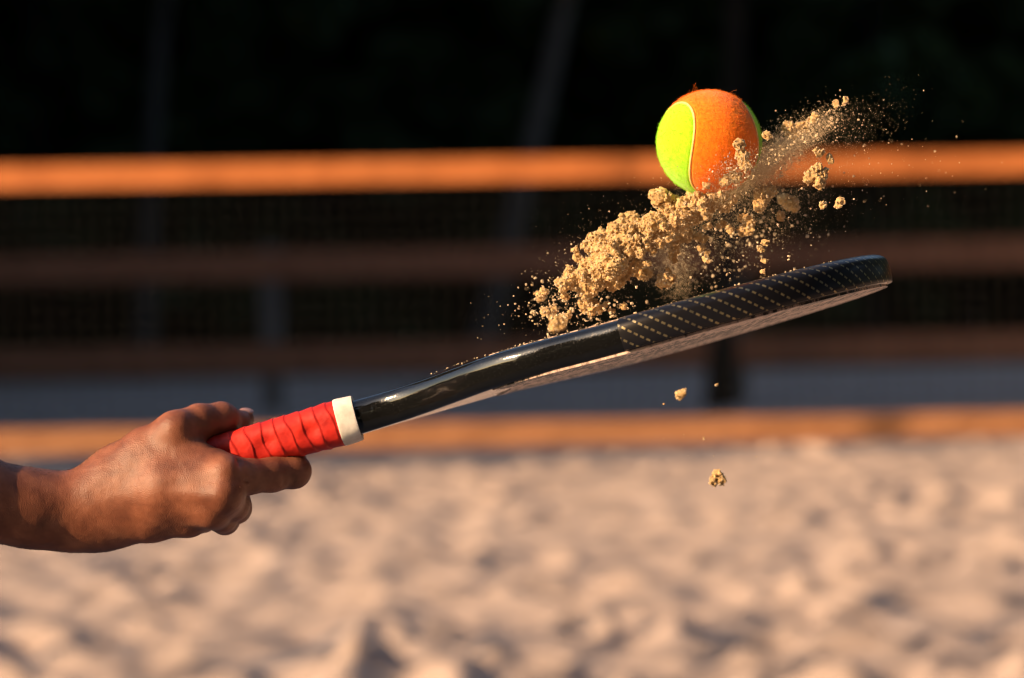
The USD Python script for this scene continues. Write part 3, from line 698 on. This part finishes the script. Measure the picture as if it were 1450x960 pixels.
ALL = []
def finish(m, name, label, cat, group=None, mtl=None):
    ctr = m.vertices.mean(0)
    w = trimesh.Trimesh(camvec(m.vertices - ctr), m.faces, process=False)
    if w.volume < 0: w.invert()
    p = obj(name, w, mtl or M_clump, None, False)
    ALL.append((w.triangles_center + C2W(ctr), w.face_normals, w.area_faces))
    UsdGeom.Xformable(p).AddTransformOp().Set(Gf.Matrix4d().SetTranslate(Gf.Vec3d(*C2W(ctr))))
    return tag(p, label, cat, group)

main = []
for px, py, r, dz in ((862, 362, 27, 0), (846, 343, 17, .004), (882, 350, 19, -.004), (850, 388, 21, -.004), (834, 382, 15, 0), (824, 400, 11, .002), (812, 396, 9, 0), (803, 403, 9, 0), (832, 414, 10, -.002), (836, 430, 7, 0), (872, 394, 14, -.004), (889, 376, 13, 0), (866, 376, 20, -.012),
                      (872, 329, 12, 0), (886, 320, 12, 0), (893, 312, 10, .002), (905, 322, 11, 0), (918, 319, 12, -.002), (900, 334, 10, .006), (932, 312, 12, 0), (948, 302, 13, 0), (964, 301, 14, .002), (978, 291, 14, 0), (975, 308, 14, .004), (996, 284, 14, .004), (990, 304, 10, .008), (1008, 276, 12, .002), (1018, 268, 10, .004), (930, 332, 11, .030), (950, 327, 10, .032), (968, 322, 8, .026), (1000, 294, 10, .008)):
    main += lump(px, py, r * (.78 if px > 895 else .95), dz, extra=34)
for _ in range(230):                                         # ragged skirts of the mass
    s = g5.random(); px = 800 + 235 * s + g5.normal(0, 10); py = 404 - 142 * s + g5.normal(0, 15 - 7 * s)
    main.append((*cam_at(px, py, 1.494 + g5.normal(0, .008)), g5.uniform(1.2, 4.2) / FPX * 1.5))
finish(clump_mesh(main, .00048, 3), 'sand_mass', 'large crumbling mass of golden sand flying below and left of the ball', 'sand')

named = [
    ('round sand clump just under the left edge of the ball', [(936, 279, 12, 0), (948, 284, 8, 0), (928, 276, 6, 0)], 20),
    ('bright sand clump hanging against the lower right of the ball', [(1052, 222, 8, -.030), (1057, 233, 7, -.030), (1049, 214, 5, -.03)], 16),
    ('chunky bright sand clump right of the ball, above the middle of the racket head', [(1080, 276, 10, -.01), (1077, 288, 9, -.01), (1088, 272, 8, -.008)], 20),
    ('broken sand clump of two lobes farthest right in the spray', [(1147, 248, 5, -.03), (1153, 242, 5, -.03), (1158, 237, 4, -.03), (1163, 252, 7, -.03), (1160, 260, 6, -.03), (1144, 254, 3, -.03), (1166, 246, 5, -.03)], 16),
    ('hollow crescent sand clump below the spray, above the racket head', [(1053, 308, 6, 0), (1060, 315, 6, 0), (1059, 324, 6, 0), (1051, 327, 5, 0)], 12),
    ('round sand clump falling nearest to the racket face', [(941, 397, 9, 0), (948, 395, 7, 0), (936, 399, 6, 0)], 18),
    ('upright stick of sand hanging under the sand mass', [(957, 338, 6, .02), (956, 348, 6, .02), (954, 357, 6, .02), (953, 366, 5, .02)], 10),
    ('slanted oblong sand clump highest in the spray', [(1132, 181, 5, 0), (1140, 177, 6, 0), (1149, 172, 5, 0)], 10),
    ('pale sand clump above the spray, right of the green edge of the ball', [(1119, 183, 7, 0), (1113, 179, 4, 0), (1125, 189, 4, 0)], 12),
    ('dim smear of sand right of the bright clump', [(1110, 282, 8, .05), (1119, 288, 9, .05), (1125, 293, 7, .05)], 8),
    ('flat brown slab of sand breaking off under the mass', [(905, 381, 12, .03), (915, 388, 9, .03), (899, 374, 8, .03)], 6),
    ('thin arm of sand reaching right out of the mass', [(960, 335, 8, .03), (975, 333, 7, .03), (988, 336, 6, .03), (997, 338, 4, .03)], 6),
    ('large falling sand crumb low under the racket', [(1012, 680, 5, -.13), (1019, 678, 6, -.13), (1017, 671, 4, -.13)], 8),
    ('small falling sand crumb close under the racket', [(965, 557, 4.5, -.13), (963, 559, 3, -.13)], 5),
    ('blurred sand clump lowest left of the spray, near the frame', [(788, 452, 9, .11), (794, 459, 8, .11), (786, 462, 6, .11)], 8),
    ('pinkish sand crumb in front of the ball', [(1048, 205, 5, -.045), (1043, 203, 3, -.045)], 6),
    ('loose lump of sand on top of the mass under the ball', [(1032, 244, 9, -.02), (1040, 250, 8, -.02), (1026, 252, 8, -.02)], 24),
]
for i, (lab, sp_, ex) in enumerate(named):
    S = []
    for px, py, r, dz in sp_: S += lump(px, py, r, dz, extra=ex)
    finish(clump_mesh(S, .00045, 40 + i, amp=.0011, k=.0009), 'sand_clump', lab, 'sand clump')
small = [(1088, 192, 4), (1160, 217, 4.5), (1175, 223, 3.5), (1189, 284, 5), (1187, 290, 4), (1105, 309, 5), (1041, 275, 7), (995, 352, 6), (1003, 322, 4), (985, 316, 4), (1083, 370, 3.5), (1081, 385, 3), (1076, 352, 5), (1083, 342, 4), (899, 362, 6), (765, 421, 5), (773, 441, 4), (785, 438, 5), (804, 446, 5), (849, 436, 5), (858, 431, 4), (883, 434, 4), (1165, 290, 4), (1156, 163, 3.5), (1197, 142, 3.5), (1184, 146, 3), (1022, 318, 5), (1035, 327, 4), (1000, 366, 4), (1015, 545, 1.8), (940, 572, 1.4), (997, 620, 1.4), (1013, 290, 6), (866, 441, 4), (838, 444, 5), (827, 437, 4), (946, 384, 3), (924, 355, 4), (917, 372, 3)]
for i, (px, py, r) in enumerate(small):
    dz = -.13 if py > 500 else g5.normal(-.02 if px > 1070 else 0, .012)
    S = lump(px, py, r * .75, dz, extra=7) + lump(px + g5.normal(0, r * .6), py + g5.normal(0, r * .6), r * .5, dz, extra=5)
    finish(clump_mesh(S, .0005 if r > 2.5 else .00025, 90 + i, amp=.0009 if r > 2.5 else .0002, k=.0008 if r > 2.5 else .0003), 'sand_crumb', 'small loose crumb of sand flying in the spray', 'sand crumb', 'small crumbs of the sand spray')

protos = []
for i in range(5):
    m = trimesh.creation.icosphere(2); nz = meshkit.noise(m.vertices * 1.9 + i * 5, i) + .5 * meshkit.noise(m.vertices * 4 + i * 5, i); m.vertices *= (.3 + .9 * nz)[:, None]; protos.append((camvec(m.vertices), m.faces if HAND > 0 else m.faces[:, ::-1]))
def spray(specs):
    P, S = [], []
    for n, px, py, sx_, sy_, ang, dz, sdz, rlo, rhi, pw in specs:
        a = g5.normal(size=(n, 2)) * (sx_, sy_); ca, sa = math.cos(math.radians(ang)), math.sin(math.radians(ang))
        x = px + a[:, 0] * ca - a[:, 1] * sa; y = py - (a[:, 0] * sa + a[:, 1] * ca); D = 1.494 + dz + g5.normal(0, sdz, n)
        P.append(np.stack([(x - 725) / FPX * D, (480 - y) / FPX * D, D], 1)); S.append((rlo + (rhi - rlo) * g5.random(n) ** pw) / FPX * 1.5)
    P, S = np.vstack(P), np.concatenate(S)
    loc = P - ORG; uu, vv, ww = loc @ U, loc @ V, loc @ Wn                   # none inside the racket or the ball
    ok = ~((np.abs(ww) < .0125) & (uu > 0) & (uu < .51)) & (np.linalg.norm(P - BC, axis=1) > BR + .0005) & ~((ww < 0) & (ww > -.06) & (uu > .1))
    return P[ok], S[ok]
def emit(name, specs, label, cat):
    P, S = spray(specs); n = len(P)
    instancer(name, protos, C2W(P), S[:, None] * g5.uniform(.55, 1.45, (n, 3)), Rotation.random(n, random_state=3).as_quat(), g5.integers(0, 5, n), M_grain, label, cat)
# n, px, py, spread along, across, angle, depth, depth spread, r min, r max (px), power
emit('sand_grains', [
    (200, 800, 425, 26, 24, 40, .0, .03, .4, 2.0, 2.8), (130, 840, 442, 30, 12, 15, .0, .05, .5, 2.4, 2.4), (300, 880, 360, 75, 30, 33, 0, .02, .35, 1.6, 2.6), (100, 772, 430, 14, 22, 0, .02, .06, .5, 2.2, 2.4),
    (380, 1010, 280, 75, 20, 33, 0, .025, .35, 1.6, 2.6), (500, 1095, 220, 55, 16, 35, 0, .02, .3, 1.8, 2.4), (180, 1152, 184, 30, 11, 35, 0, .03, .3, 1.4, 2.4), (70, 1205, 172, 34, 18, 20, 0, .04, .25, .9, 2),
    (420, 1070, 310, 62, 40, 25, .03, .05, .3, 2.0, 2.8), (200, 1020, 345, 45, 30, 20, .03, .06, .35, 1.8, 2.8), (110, 1240, 230, 60, 40, 0, .02, .06, .25, 1.1, 2), (50, 1000, 600, 60, 60, 0, 0, .03, .3, .9, 2), (30, 720, 440, 40, 30, 0, 0, .03, .3, 1.0, 2),
    (260, 1078, 236, 32, 11, 36, -.01, .012, .4, 2.4, 2.4), (120, 1150, 184, 22, 7, 36, -.01, .012, .4, 2.2, 2.4),
    (150, 1040, 232, 20, 11, 30, -.035, .012, .3, 1.6, 2.4)],
    'loose sand grains scattered through the burst around the ball', 'sand grains')
emit('sand_dust', [
    (40000, 1082, 232, 38, 13, 36, .01, .02, .14, .42, 1.5), (5000, 1040, 264, 40, 13, 34, 0, .02, .14, .42, 1.5), (4000, 1148, 190, 26, 9, 36, 0, .02, .13, .38, 1.5), (4000, 950, 325, 45, 18, 30, .01, .02, .14, .42, 1.5), (3000, 957, 380, 14, 28, 8, .09, .02, .14, .42, 1.5),
    (9000, 1060, 295, 65, 36, 25, .03, .05, .12, .36, 1.5), (1500, 1190, 190, 45, 22, 25, 0, .04, .12, .3, 1.5), (1500, 860, 380, 60, 35, 35, 0, .03, .13, .4, 1.5), (1500, 1040, 238, 25, 12, 32, -.035, .01, .13, .4, 1.5)],
    'veil of fine sand dust trailing through the burst', 'sand dust')
# loose grains stuck to the clumps
tc = np.vstack([a[0] for a in ALL]); tn = np.vstack([a[1] for a in ALL]); ta = np.concatenate([a[2] for a in ALL])
k = g5.choice(len(tc), 16000, p=ta / ta.sum()); rr = (.00016 + .00042 * g5.random(16000) ** 2.2)
instancer('sand_grains', protos, tc[k] + tn[k] * (rr * g5.uniform(-.2, 1.2, 16000))[:, None], rr[:, None] * g5.uniform(.7, 1.4, (16000, 3)), Rotation.random(16000, random_state=9).as_quat(), g5.integers(0, 5, 16000), M_grain, 'single grains crumbling off the surfaces of the sand clumps', 'sand grains')
# grains lying along the upper edge of the racket
n = 80
i = np.where((O[:210, 0] > .20) & (O[:210, 0] < .47))[0]; ii = g5.choice(i, n); e = O[ii] - Nn[ii] * g5.uniform(.001, .012, n)[:, None]
rr = g5.uniform(.0002, .0006, n) * g5.uniform(.5, 1.1, n)
P = ORG + e[:, 0:1] * U + np.abs(e[:, 1:2]) * V + (Tt(e[:, 0]) / 2 + Woff(e[:, 0]) + .0008 + rr * .4)[:, None] * Wn
instancer('sand_grains', protos, C2W(P), rr[:, None] * np.ones((n, 3)), Rotation.random(n, random_state=5).as_quat(), g5.integers(0, 5, n), M_grain, 'stray grains of sand lying along the upper rim of the racket', 'sand grains')
